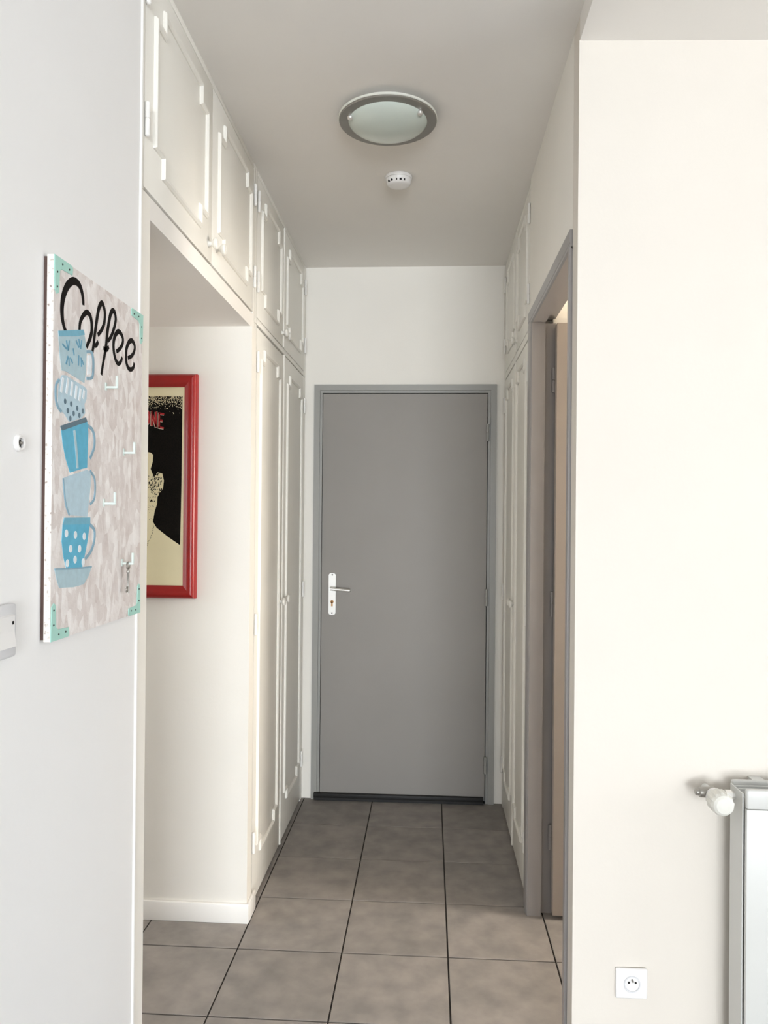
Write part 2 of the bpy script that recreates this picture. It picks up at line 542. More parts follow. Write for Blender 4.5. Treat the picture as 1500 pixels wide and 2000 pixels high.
def hinge(parent, x, s, y, z, L=0.075, r=0.0058):
    bm = bmesh.new()
    lathe(bm, [(r * 0.5, -0.003), (r, 0), (r, L * 0.49), (r * 0.75, L * 0.495), (r * 0.75, L * 0.515), (r, L * 0.52), (r, L), (r * 0.5, L + 0.003)], (x + s * r, y, z), n=14)
    return finish('hinge', bm, 'trim', parent, smooth=True)


def cupboard(label, cat, plane, s, y0, y1, z0, z1, depth, doors, stiles, rails=(), group=None):
    """plane: front of the doors, s: +1 when they face +x. doors: dicts. stiles / rails: front frame strips (y0,y1,z0,z1)."""
    c = thing('built_in_cupboard', (plane - s * depth / 2, (y0 + y1) / 2, z0), label, cat, group)
    T = 0.02
    bm = bmesh.new()
    t, xf, xb = 0.016, plane - s * (T + 0.001), plane - s * depth
    xa, xc = min(xf, xb), max(xf, xb)
    back = sorted((xb, xb + s * t))
    abox(bm, xa, xc, y0, y0 + t, z0, z1)
    abox(bm, xa, xc, y1 - t, y1, z0, z1)
    abox(bm, back[0], back[1], y0 + t, y1 - t, z0, z1)
    inner = sorted((xb + s * t, xf - s * 0.06))
    abox(bm, inner[0], inner[1], y0 + t, y1 - t, z0, z0 + t)
    abox(bm, inner[0], inner[1], y0 + t, y1 - t, z1 - t, z1)
    finish('carcass', bm, 'cabbody', c)
    for a in stiles:
        box('stile', plane - s * T, plane, a[0], a[1], a[2], a[3], 'cab', c, bev=0.0015)
    for a in rails:
        box('rail', plane - s * T, plane, a[0], a[1], a[2], a[3], 'cab', c, bev=0.0015)
    for d in doors:
        dy0, dy1, dz0, dz1 = d['at']
        dr = box('door', plane - s * T, plane, dy0, dy1, dz0, dz1, 'cab', c, bev=0.002)
        my0, my1, mz0, mz1 = d['m']
        moulding(dr, plane, s, my0, my1, mz0, mz1, d.get('ny', 0.058), d.get('nz', 0.05))
        if 'knob' in d:
            knob(dr, plane, s, *d['knob'])
        for hy, hz in d.get('hinges', ()):
            hinge(dr, plane, s, hy, hz)
        if 'bead' in d:
            y = d['bead']
            bm = bmesh.new()
            prism(bm, [(plane, y - 0.006), (plane + s * 0.004, y - 0.0045), (plane + s * 0.006, y), (plane + s * 0.004, y + 0.0045), (plane, y + 0.006)], dz0, dz1)
            finish('closing_bead', bm, 'cab', dr)
    return c


# over the passage, nearest the camera
cupboard('white overhead cupboard above the passage opening, two doors with notched mouldings', 'cupboard', XL, 1, 1.678, 2.80, 2.2005, ZC, 0.6,
         [dict(at=(1.698, 2.236, 2.209, 2.732), m=(1.760, 2.172, 2.280, 2.672), knob=(2.205, 2.258), hinges=[(1.700, 2.325), (1.700, 2.625)]),
          dict(at=(2.2385, 2.768, 2.209, 2.732), m=(2.303, 2.717, 2.280, 2.672), knob=(2.288, 2.270), hinges=[(2.7715, 2.300), (2.7715, 2.600)])],
         [(1.678, 1.6965, 2.2015, ZC), (2.770, 2.80, 2.1485, ZC)], [(1.698, 2.768, 2.7345, ZC)])
# over the tall cupboard
cupboard('white overhead cupboard above the tall left cupboard, next to the end wall', 'cupboard', XL, 1, 2.801, 3.955, 2.18, ZC, 0.6,
         [dict(at=(2.834, 3.348, 2.2065, 2.732), m=(2.905, 3.280, 2.280, 2.672), knob=(3.318, 2.262), hinges=[(2.8305, 2.300), (2.8305, 2.600)]),
          dict(at=(3.3505, 3.908, 2.2065, 2.732), m=(3.425, 3.845, 2.280, 2.672), knob=(3.385, 2.262), hinges=[(3.9115, 2.300), (3.9115, 2.600)], bead=3.350)],
         [(2.801, 2.832, 2.180, ZC), (3.910, 3.955, 2.180, ZC)], [(2.834, 3.908, 2.7345, ZC), (2.834, 3.908, 2.181, 2.203)])
# tall cupboard
cupboard('tall white two-door cupboard between the passage wall and the grey end door', 'cupboard', XL, 1, 2.801, 3.955, 0.0, 2.178, 0.6,
         [dict(at=(2.840, 3.364, 0.012, 2.170), m=(2.903, 3.278, 0.172, 2.100), knob=(3.312, 1.090), hinges=[(2.8365, 2.002), (2.8365, 1.02), (2.8365, 0.205)], nz=0.045),
          dict(at=(3.3665, 3.905, 0.012, 2.176), m=(3.454, 3.835, 0.172, 2.100), knob=(3.412, 1.092), hinges=[(3.9085, 1.99), (3.9085, 1.05), (3.9085, 0.18)], bead=3.366, nz=0.045)],
         [(2.801, 2.834, 0.0, 2.178), (3.9075, 3.955, 0.0, 2.178)])
# right-hand side
XC = 0.379
cupboard('white overhead cupboard on the right, above the cupboard beside the open door', 'cupboard', XC, -1, 2.946, 3.955, 2.165, ZC, 0.5,
         [dict(at=(2.985, 3.440, 2.200, 2.732), m=(3.050, 3.385, 2.275, 2.672), knob=(3.412, 2.245), hinges=[(2.982, 2.29), (2.982, 2.60)]),
          dict(at=(3.4425, 3.905, 2.200, 2.732), m=(3.505, 3.845, 2.275, 2.672), knob=(3.475, 2.245), hinges=[(3.908, 2.29), (3.908, 2.60)], bead=3.442)],
         [(2.946, 2.983, 2.165, ZC), (3.907, 3.955, 2.165, ZC)], [(2.985, 3.905, 2.7345, ZC), (2.985, 3.905, 2.166, 2.196)])
cupboard('tall white two-door cupboard on the right between the open doorway and end wall', 'cupboard', XC, -1, 2.946, 3.955, 0.0, 2.163, 0.5,
         [dict(at=(2.985, 3.440, 0.012, 2.158), m=(3.055, 3.380, 0.172, 2.095), knob=(3.400, 1.085), hinges=[(2.982, 1.99), (2.982, 1.05), (2.982, 0.18)], nz=0.045),
          dict(at=(3.4425, 3.905, 0.012, 2.158), m=(3.510, 3.840, 0.172, 2.095), knob=(3.480, 1.085), hinges=[(3.908, 1.99), (3.908, 1.05), (3.908, 0.18)], bead=3.442, nz=0.045)],
         [(2.946, 2.983, 0.0, 2.163), (3.907, 3.955, 0.0, 2.163)])

# ---------------------------------------------------------------- radiator
RX0, RX1, RY0, RY1 = 0.752, 1.85, 1.870, 1.976
rad = thing('radiator', ((RX0 + RX1) / 2, 1.91, 0.12), 'white steel panel radiator mounted on the wall right of the doorway', 'radiator')
bm = bmesh.new()
abox(bm, RX0 + 0.004, RX1, RY0, RY0 + 0.012, 0.12, 0.779, 0.002, 2)
finish('front_panel', bm, 'rad', rad, smooth=True)
bm = bmesh.new()
abox(bm, RX0 + 0.004, RX1, RY0 - 0.001, RY0 + 0.014, 0.780, 0.826, 0.0045, 3)
finish('top_edge', bm, 'rad', rad, smooth=True)
bm = bmesh.new()
abox(bm, RX0 + 0.006, RX1, RY1 - 0.014, RY1, 0.13, 0.818, 0.005, 3)
finish('back_panel', bm, 'rad', rad, smooth=True)
box('side_cover', RX0, RX0 + 0.003, RY0 + 0.016, RY1 - 0.016, 0.13, 0.812, 'rad', rad)
box('side_cover', RX1 - 0.005, RX1 - 0.002, RY0 + 0.016, RY1 - 0.016, 0.13, 0.812, 'rad', rad)
for k in range(3):
    y = RY0 + 0.027 + k * 0.022
    box('grille_bar', RX0 + 0.004, RX1 - 0.006, y, y + 0.004, 0.806, 0.812, 'rad', rad)
for k in range(36):
    x = RX0 + 0.02 + k * 0.030
    box('convector_fin', x, x + 0.002, RY0 + 0.014, RY1 - 0.016, 0.16, 0.79, 'rad', rad)
for x in (RX0 + 0.06, RX1 - 0.10):
    box('wall_bracket', x, x + 0.03, RY1, wy(x) - 0.001, 0.30, 0.816, 'rad', rad)
# thermostatic valve: tail piece, body, head pointing out from the wall, side cap
VX, VY, VZ = 0.700, 1.935, 0.790
bm = bmesh.new()
lathe(bm, [(0.009, 0), (0.013, 0.002), (0.013, 0.014), (0.009, 0.016), (0.009, 0.028), (0.014, 0.030), (0.014, 0.044), (0.010, 0.046), (0.010, 0.052)], (VX, VY, VZ), (1, 0, 0), 8)
vt = finish('valve_union', bm, 'chrome', rad, smooth=True)
bm = bmesh.new()
lathe(bm, [(0.006, -0.042), (0.008, -0.040), (0.008, -0.034), (0.012, -0.032), (0.013, -0.018), (0.014, 0.004)], (VX, VY, VZ + 0.006), (1, 0, 0), 16)
vb = finish('valve_body', bm, 'nickel', rad, smooth=True)
bm = bmesh.new()
lathe(bm, [(0.010, 0), (0.010, 0.05)], (VX, VY + 0.002, VZ), (0, 1, 0), 16)
finish('supply_pipe', bm, 'rad', rad, smooth=True)
bm = bmesh.new()
q = [(0.016, 0.0), (0.021, 0.006), (0.021, 0.020)]
lathe(bm, q, (VX, VY - 0.004, VZ), (0, -1, 0), 24)
finish('valve_collar', bm, 'plastic', rad, smooth=True)
bm = bmesh.new()
n = 48
prof = [(0.0215, 0.021), (0.0255, 0.026), (0.026, 0.060), (0.0235, 0.069), (0.018, 0.073), (0.008, 0.074)]
rings = []
for r, h in prof:
    ring = []
    for i in range(n):
        a = 2 * math.pi * i / n
        rr = r * (1 + (0.075 if (i % 4 < 2 and 0.025 < h < 0.068) else 0))
        ring.append(bm.verts.new((VX + rr * math.cos(a), VY - 0.004 - h, VZ + rr * math.sin(a))))
    rings.append(ring)
for k in range(len(rings) - 1):
    for i in range(n):
        bm.faces.new((rings[k][i], rings[k][(i + 1) % n], rings[k + 1][(i + 1) % n], rings[k + 1][i]))
bm.faces.new(rings[0][::-1]); bm.faces.new(rings[-1])
vh = finish('valve_head', bm, 'plastic_v', rad)
for dx, dz, r in ((-0.013, 0.008, 0.0025), (0.012, -0.006, 0.0018)):
    bm = bmesh.new()
    lathe(bm, [(r, 0), (r, 0.0012)], (VX + dx, VY - 0.0755, VZ + dz), (0, -1, 0), 8)
    finish('valve_mark', bm, 'hole', vh)

# ---------------------------------------------------------------- ceiling light and smoke detector
LC = (-0.144, 2.445)
lamp = thing('ceiling_light', (LC[0], LC[1], 2.70), 'round flush ceiling light with grey metal ring and frosted glass bowl', 'lamp')
bm = bmesh.new()
lathe(bm, [(0.115, 0), (0.122, 0.004), (0.124, 0.0165)], (LC[0], LC[1], 2.7370), n=64)
finish('backplate', bm, 'plastic', lamp, smooth=True)
bm = bmesh.new()
annulus(bm, 0.100, 0.158, 2.7300, 2.7365, LC, bev=0.002)
finish('glass_rim', bm, 'glassedge', lamp, smooth=True)
bm = bmesh.new()
annulus(bm, 0.110, 0.156, 2.7245, 2.7295, LC, bev=0.002)
finish('metal_ring', bm, 'nickel', lamp, smooth=True)
bm = bmesh.new()
prof = [(0.129 * math.sin(math.radians(a)), -0.048 * math.cos(math.radians(a)) + 0.012) for a in (2, 12, 24, 36, 48, 60, 72, 82, 90)]
lathe(bm, prof, (LC[0], LC[1], 2.7225), n=64)
finish('glass_bowl', bm, 'frost', lamp, smooth=True)
for a in (35, 155):
    cx, cy = LC[0] + 0.127 * math.cos(math.radians(a)), LC[1] - 0.127 * math.sin(math.radians(a))
    bm = bmesh.new()
    lathe(bm, [(0.005, 0.0), (0.008, 0.002), (0.009, 0.008), (0.006, 0.013), (0.005, 0.022)], (cx, cy, 2.709), n=16)
    finish('clip', bm, 'chrome', lamp, smooth=True)
SC = (-0.128, 2.905)
sd = thing('smoke_detector', (SC[0], SC[1], 2.715), 'small round white smoke detector on the ceiling behind the light', 'smoke detector')
bm = bmesh.new()
lathe(bm, [(0.050, 0), (0.051, 0.002), (0.051, 0.010), (0.050, 0.011)], (SC[0], SC[1], ZC - 0.0115), n=40)
finish('mounting_base', bm, 'plastic', sd, smooth=True)
bm = bmesh.new()
lathe(bm, [(0.030, 0), (0.040, 0.003), (0.046, 0.009), (0.0485, 0.024)], (SC[0], SC[1], ZC - 0.036), n=40)
body = finish('housing', bm, 'plastic', sd, smooth=True)
for k, a in enumerate((-122, -98, -78, -58, -140)):
    r = 0.0450
    cx, cy = SC[0] + r * math.cos(math.radians(a)), SC[1] + r * math.sin(math.radians(a))
    bm = bmesh.new()
    w = 0.0022 if k % 2 else 0.004
    abox(bm, cx - w, cx + w, cy - 0.003, cy + 0.003, ZC - 0.030, ZC - 0.024)
    finish('vent_slot', bm, 'hole', body)

# ---------------------------------------------------------------- wall fittings
sx, sz = 0.521, 0.288
so = thing('wall_socket', (sx, wy(sx), sz - 0.038), 'white square power socket low on the wall left of the radiator', 'socket')
yw = wy(sx)
bm = bmesh.new()
abox(bm, sx - 0.040, sx + 0.040, yw - 0.0105, yw - 0.0008, sz - 0.038, sz + 0.038, 0.0045, 3)
pl = finish('cover_plate', bm, 'plastic', so, smooth=True)
bm = bmesh.new()
n = 32
R = [(0.0212, 0.0112), (0.0200, 0.0130), (0.0180, 0.0130), (0.0172, 0.0108)]
rr = [[bm.verts.new((sx + 0.001 + r * math.cos(2 * math.pi * i / n), yw - h, sz + r * math.sin(2 * math.pi * i / n))) for i in range(n)] for r, h in R]
for k in range(4):
    for i in range(n):
        bm.faces.new((rr[k][i], rr[k][(i + 1) % n], rr[(k + 1) % 4][(i + 1) % n], rr[(k + 1) % 4][i]))
finish('socket_rim', bm, 'plastic_g', pl, smooth=True)
bm = bmesh.new()
lathe(bm, [(0.0172, 0), (0.0165, 0.0009)], (sx + 0.001, yw - 0.0102, sz), (0, -1, 0), 32)
finish('socket_face', bm, 'plastic', pl, smooth=True)
for dx, dz in ((-0.0085, 0.0045), (0.0085, 0.0045)):
    bm = bmesh.new()
    lathe(bm, [(0.0028, 0), (0.0028, 0.0009)], (sx + 0.001 + dx, yw - 0.0110, sz + dz), (0, -1, 0), 12)
    finish('pin_hole', bm, 'hole', pl)
bm = bmesh.new()
lathe(bm, [(0.0026, 0), (0.0026, 0.008), (0.0016, 0.0095)], (sx + 0.001, yw - 0.0110, sz + 0.011), (0, -1, 0), 12)
finish('earth_pin', bm, 'nickel', pl, smooth=True)

sw = thing('light_switch', (-0.652, 1.118, 1.245), 'white rocker light switch at the left edge, below the coffee sign', 'light switch')
bm = bmesh.new()
abox(bm, -0.6498, -0.6385, 1.079, 1.159, 1.246, 1.329, 0.005, 3)
pl = finish('cover_plate', bm, 'plastic_g', sw, smooth=True)
bm = bmesh.new()
prism(bm, [(-0.6384, 1.262), (-0.6384, 1.313), (-0.6345, 1.311), (-0.6355, 1.288), (-0.632, 1.264)], 1.094, 1.146, 'y')
finish('rocker', bm, 'plastic', pl)
bm = bmesh.new()
abox(bm, -0.6352, -0.6340, 1.138, 1.142, 1.298, 1.303)
finish('indicator', bm, 'hole', pl)

wp = thing('cable_outlet', (-0.653, 1.176, 1.566), 'small round cable outlet with dark hole in the left wall', 'cable outlet')
bm = bmesh.new()
n = 28
R = [(0.0138, 0.0002), (0.0135, 0.004), (0.011, 0.0065), (0.0080, 0.0060), (0.0072, 0.0015), (0.0072, 0.0002)]
rr = [[bm.verts.new((-0.650 + h, 1.176 + r * math.cos(2 * math.pi * i / n), 1.579 + r * math.sin(2 * math.pi * i / n))) for i in range(n)] for r, h in R]
for k in range(len(R)):
    for i in range(n):
        a, b = rr[k], rr[(k + 1) % len(R)]
        bm.faces.new((a[i], a[(i + 1) % n], b[(i + 1) % n], b[i]))
finish('collar', bm, 'plastic', wp, smooth=True)
bm = bmesh.new()
lathe(bm, [(0.0071, 0.0002), (0.0071, 0.0018)], (-0.650, 1.176, 1.579), (1, 0, 0), 20)
finish('hole', bm, 'hole', wp)
bm = bmesh.new()
lathe(bm, [(0.0028, 0.0), (0.0028, 0.004), (0.0018, 0.005)], (-0.6482, 1.176, 1.579), (1, 0, 0), 12)
finish('centre_pin', bm, 'nickel', wp, smooth=True)

# ---------------------------------------------------------------- framed poster on the passage wall
FX0, FX1, FZ0, FZ1 = -1.43, -0.838, 1.164, 1.971
fr = thing('framed_poster', ((FX0 + FX1) / 2, 2.72, FZ0), 'red-framed black and cream poster hanging on the passage wall', 'picture')
FW = 0.046


def rail(pts):
    """Mitred frame member: outline of its face, moulded by an inner and outer step."""
    bm = bmesh.new()
    (a, b, c, d) = pts         # outer a-b, inner c-d (c next to b)
    def at(p, q, t): return (p[0] + (q[0] - p[0]) * t, p[1] + (q[1] - p[1]) * t)
    prof = [(0.0, 2.7345), (0.0, 2.712), (0.10, 2.704), (0.30, 2.700), (0.55, 2.7015), (0.78, 2.708), (0.88, 2.712), (1.0, 2.714), (1.0, 2.7345)]
    L, Rr = [], []
    for t, y in prof:
        p, q = at(a, d, t), at(b, c, t)
        L.append(bm.verts.new((p[0], y, p[1]))); Rr.append(bm.verts.new((q[0], y, q[1])))
    n = len(prof)
    for i in range(n):
        bm.faces.new((L[i], L[(i + 1) % n], Rr[(i + 1) % n], Rr[i]))
    bm.faces.new(L); bm.faces.new(Rr[::-1])
    return finish('frame_rail', bm, 'red', fr, smooth=True)


ix0, ix1, iz0, iz1 = FX0 + FW, FX1 - FW, FZ0 + FW, FZ1 - FW
rail([(FX0, FZ1), (FX1, FZ1), (ix1, iz1), (ix0, iz1)])
rail([(FX1, FZ0), (FX0, FZ0), (ix0, iz0), (ix1, iz0)])
rail([(FX1, FZ1), (FX1, FZ0), (ix1, iz0), (ix1, iz1)])
rail([(FX0, FZ0), (FX0, FZ1), (ix0, iz1), (ix0, iz0)])
sheet = box('poster_sheet', ix0 - 0.004, ix1 + 0.004, 2.7195, 2.7225, iz0 - 0.004, iz1 + 0.004, 'paper', fr)


def flat(name, polys, y, m, parent, th=0.0005):
    bm = bmesh.new()
    for p in polys:
        prism(bm, p, y - th, y, 'y')
    bm.normal_update()
    bmesh.ops.triangulate(bm, faces=[f for f in bm.faces if len(f.verts) > 4])
    return finish(name, bm, m, parent)


CXP = -1.134          # middle of the sheet: hidden half of the print mirrors the visible one
right = [(-0.8965, 1.355), (-0.893, 1.60), (-0.893, 1.895)]
flat('black_ground', [[(-1.375, 1.355), (-0.8965, 1.355), (-0.8935, 1.60), (-0.8930, 1.893), (-1.375, 1.893)]], 2.7194, 'ink', sheet)
body_r = [(-0.8960, 1.350), (-0.8966, 1.3555), (-0.9401, 1.3842), (-0.9837, 1.4177), (-0.9969, 1.4388), (-0.9908, 1.4771), (-0.9824, 1.5026), (-0.9813, 1.5281), (-0.972, 1.5451), (-0.9613, 1.5579), (-0.9582, 1.5876), (-0.964, 1.6131), (-0.9814, 1.6172), (-0.995, 1.602), (-1.003, 1.618), (-1.0075, 1.6298), (-1.0, 1.6553), (-0.9985, 1.6808), (-1.0081, 1.6885), (-1.03, 1.692)]
body_l = [(2 * CXP - x, z) for x, z in body_r[::-1]]
flat('pale_figure', [body_r + body_l], 2.7188, 'paper', sheet)
sp = []
rnd = random.Random(3)
for _ in range(130):
    x = rnd.gauss(-0.992, 0.013); z = rnd.gauss(1.575, 0.028)
    if -1.03 < x < -0.961 and 1.50 < z < 1.66:
        s_ = rnd.uniform(0.0012, 0.0038)
        sp.append([(x - s_, z - s_ * rnd.uniform(.4, 1.2)), (x + s_ * .8, z - s_ * .3), (x + s_ * .2, z + s_ * rnd.uniform(.6, 1.6))])
for k in range(26):
    t = k / 25
    x = -1.02 + 0.026 * math.sin(t * 1.5) + rnd.uniform(-.0015, .0015); z = 1.352 + 0.075 * t + rnd.uniform(-.002, .002)
    sp.append([(x - .0013, z), (x + .0013, z - .0006), (x, z + .0018)])
for k in range(30):
    x = rnd.uniform(-1.015, -0.99); z = rnd.uniform(1.44, 1.53)
    sp.append([(x - .001, z), (x + .0012, z - .0006), (x, z + .0016)])
o = flat('ink_speckle', sp, 2.7182, 'ink', sheet)
o['kind'] = 'stuff'
spk = []
for k in range(420):
    x = rnd.uniform(-1.03, -0.894); z = 1.893 - abs(rnd.gauss(0, 0.022))
    s_ = rnd.uniform(.0006, .0014)
    spk.append([(x - s_, z - s_), (x + s_, z - s_), (x + s_, z + s_), (x - s_, z + s_)])
o = flat('pale_speckle', spk, 2.7188, 'paper', sheet)
o['kind'] = 'stuff'


def bars(name, segs, w, y, m, dx=0, dz=0):
    polys = []
    for (ax, az), (bx, bz) in segs:
        d = Vector((bx - ax, bz - az)); nrm = Vector((-d.y, d.x)).normalized() * w / 2
        polys.append([(ax + nrm.x + dx, az + nrm.y + dz), (ax - nrm.x + dx, az - nrm.y + dz), (bx - nrm.x + dx, bz - nrm.y + dz), (bx + nrm.x + dx, bz + nrm.y + dz)])
    return flat(name, polys, y, m, sheet)


LN = [[(-1.0045, 1.7855), (-1.0045, 1.8395)], [(-1.0045, 1.8375), (-0.9890, 1.7815)], [(-0.9890, 1.7800), (-0.9890, 1.8360)]]
LE = [[(-0.9775, 1.7765), (-0.9775, 1.8340)], [(-0.9800, 1.8305), (-0.9590, 1.8275)], [(-0.9775, 1.8050), (-0.9640, 1.8035)], [(-0.9800, 1.7800), (-0.9600, 1.7770)]]
LO = []
for k in range(14):
    a0, a1 = 2 * math.pi * k / 14, 2 * math.pi * (k + 1) / 14
    LO.append([(-1.0235 + 0.0100 * math.cos(a0), 1.8150 + 0.026 * math.sin(a0)), (-1.0235 + 0.0100 * math.cos(a1), 1.8150 + 0.026 * math.sin(a1))])
for nm, L in (('letter_o', LO), ('letter_n', LN), ('letter_e', LE)):
    bars(nm + '_outline', L, 0.0078, 2.7187, 'whiteink', -0.0012, -0.0012)
    bars(nm, L, 0.0068, 2.7180, 'redink')

# ---------------------------------------------------------------- coffee sign with hooks
BX, BY0, BY1, BZ0, BZ1 = -0.632, 1.25, 1.648, 1.2525, 1.903
sign = thing('coffee_sign', (BX, (BY0 + BY1) / 2, BZ0), 'painted Coffee sign board with stacked blue mugs on the left wall', 'sign')
bm = bmesh.new()
abox(bm, -0.6435, BX, BY0, BY1, BZ0, BZ1)
for f in bm.faces:
    f.material_index = 0 if f.normal.x > 0.5 else 1
panel = finish('panel', bm, ['board', 'edge'], sign)
bm = bmesh.new()
for a in ((BY0 + 0.002, BY0 + 0.03, BZ0 + 0.003, BZ1 - 0.003), (BY1 - 0.03, BY1 - 0.002, BZ0 + 0.003, BZ1 - 0.003), (BY0 + 0.03, BY1 - 0.03, BZ0 + 0.003, BZ0 + 0.03), (BY0 + 0.03, BY1 - 0.03, BZ1 - 0.03, BZ1 - 0.003)):
    abox(bm, -0.6498, -0.6436, a[0], a[1], a[2], a[3])
finish('back_batten', bm, 'batten', sign)

LET = [[(0.11, 0.5939), (0.1083, 0.6052), (0.1014, 0.6188), (0.0893, 0.6268), (0.0699, 0.626), (0.0513, 0.6141), (0.0385, 0.5979), (0.0311, 0.5809), (0.0289, 0.5631), (0.0319, 0.5467), (0.0399, 0.5338), (0.0506, 0.5277)], [(0.0955, 0.5422), (0.0979, 0.5596), (0.1105, 0.5758), (0.1249, 0.5848), (0.1384, 0.5817), (0.1447, 0.57), (0.1451, 0.554), (0.1379, 0.539), (0.1292, 0.5277), (0.1249, 0.5202)], [(0.1714, 0.5542), (0.187, 0.5668), (0.1996, 0.5837), (0.2024, 0.6039), (0.1956, 0.6159), (0.1874, 0.6192), (0.1764, 0.608), (0.169, 0.5897), (0.1632, 0.5692), (0.1575, 0.5489), (0.1533, 0.5291), (0.1482, 0.5146)], [(0.1579, 0.5301), (0.1671, 0.5349), (0.1733, 0.5424)], [(0.2169, 0.553), (0.2319, 0.5649), (0.2452, 0.5837), (0.2535, 0.603), (0.2496, 0.6163), (0.2391, 0.6186), (0.2291, 0.6095), (0.2211, 0.5905), (0.2148, 0.5707), (0.2119, 0.556), (0.2089, 0.5413), (0.2043, 0.5264), (0.1966, 0.5054), (0.1891, 0.4819)], [(0.1975, 0.5354), (0.2107, 0.5348), (0.2222, 0.5429)], [(0.2586, 0.5415), (0.2744, 0.55), (0.2887, 0.5634), (0.2902, 0.5755), (0.279, 0.5831), (0.2646, 0.5826), (0.2508, 0.5707), (0.2442, 0.5549), (0.2464, 0.5382), (0.2555, 0.5243), (0.268, 0.5188), (0.2805, 0.5249), (0.2876, 0.5359)], [(0.3174, 0.5406), (0.3365, 0.5483), (0.3519, 0.5622), (0.3535, 0.5748), (0.3395, 0.5815), (0.3241, 0.5758), (0.3111, 0.5609), (0.3078, 0.5453), (0.3101, 0.5294), (0.3217, 0.5197), (0.3372, 0.5204), (0.3488, 0.5279), (0.3525, 0.537)]]
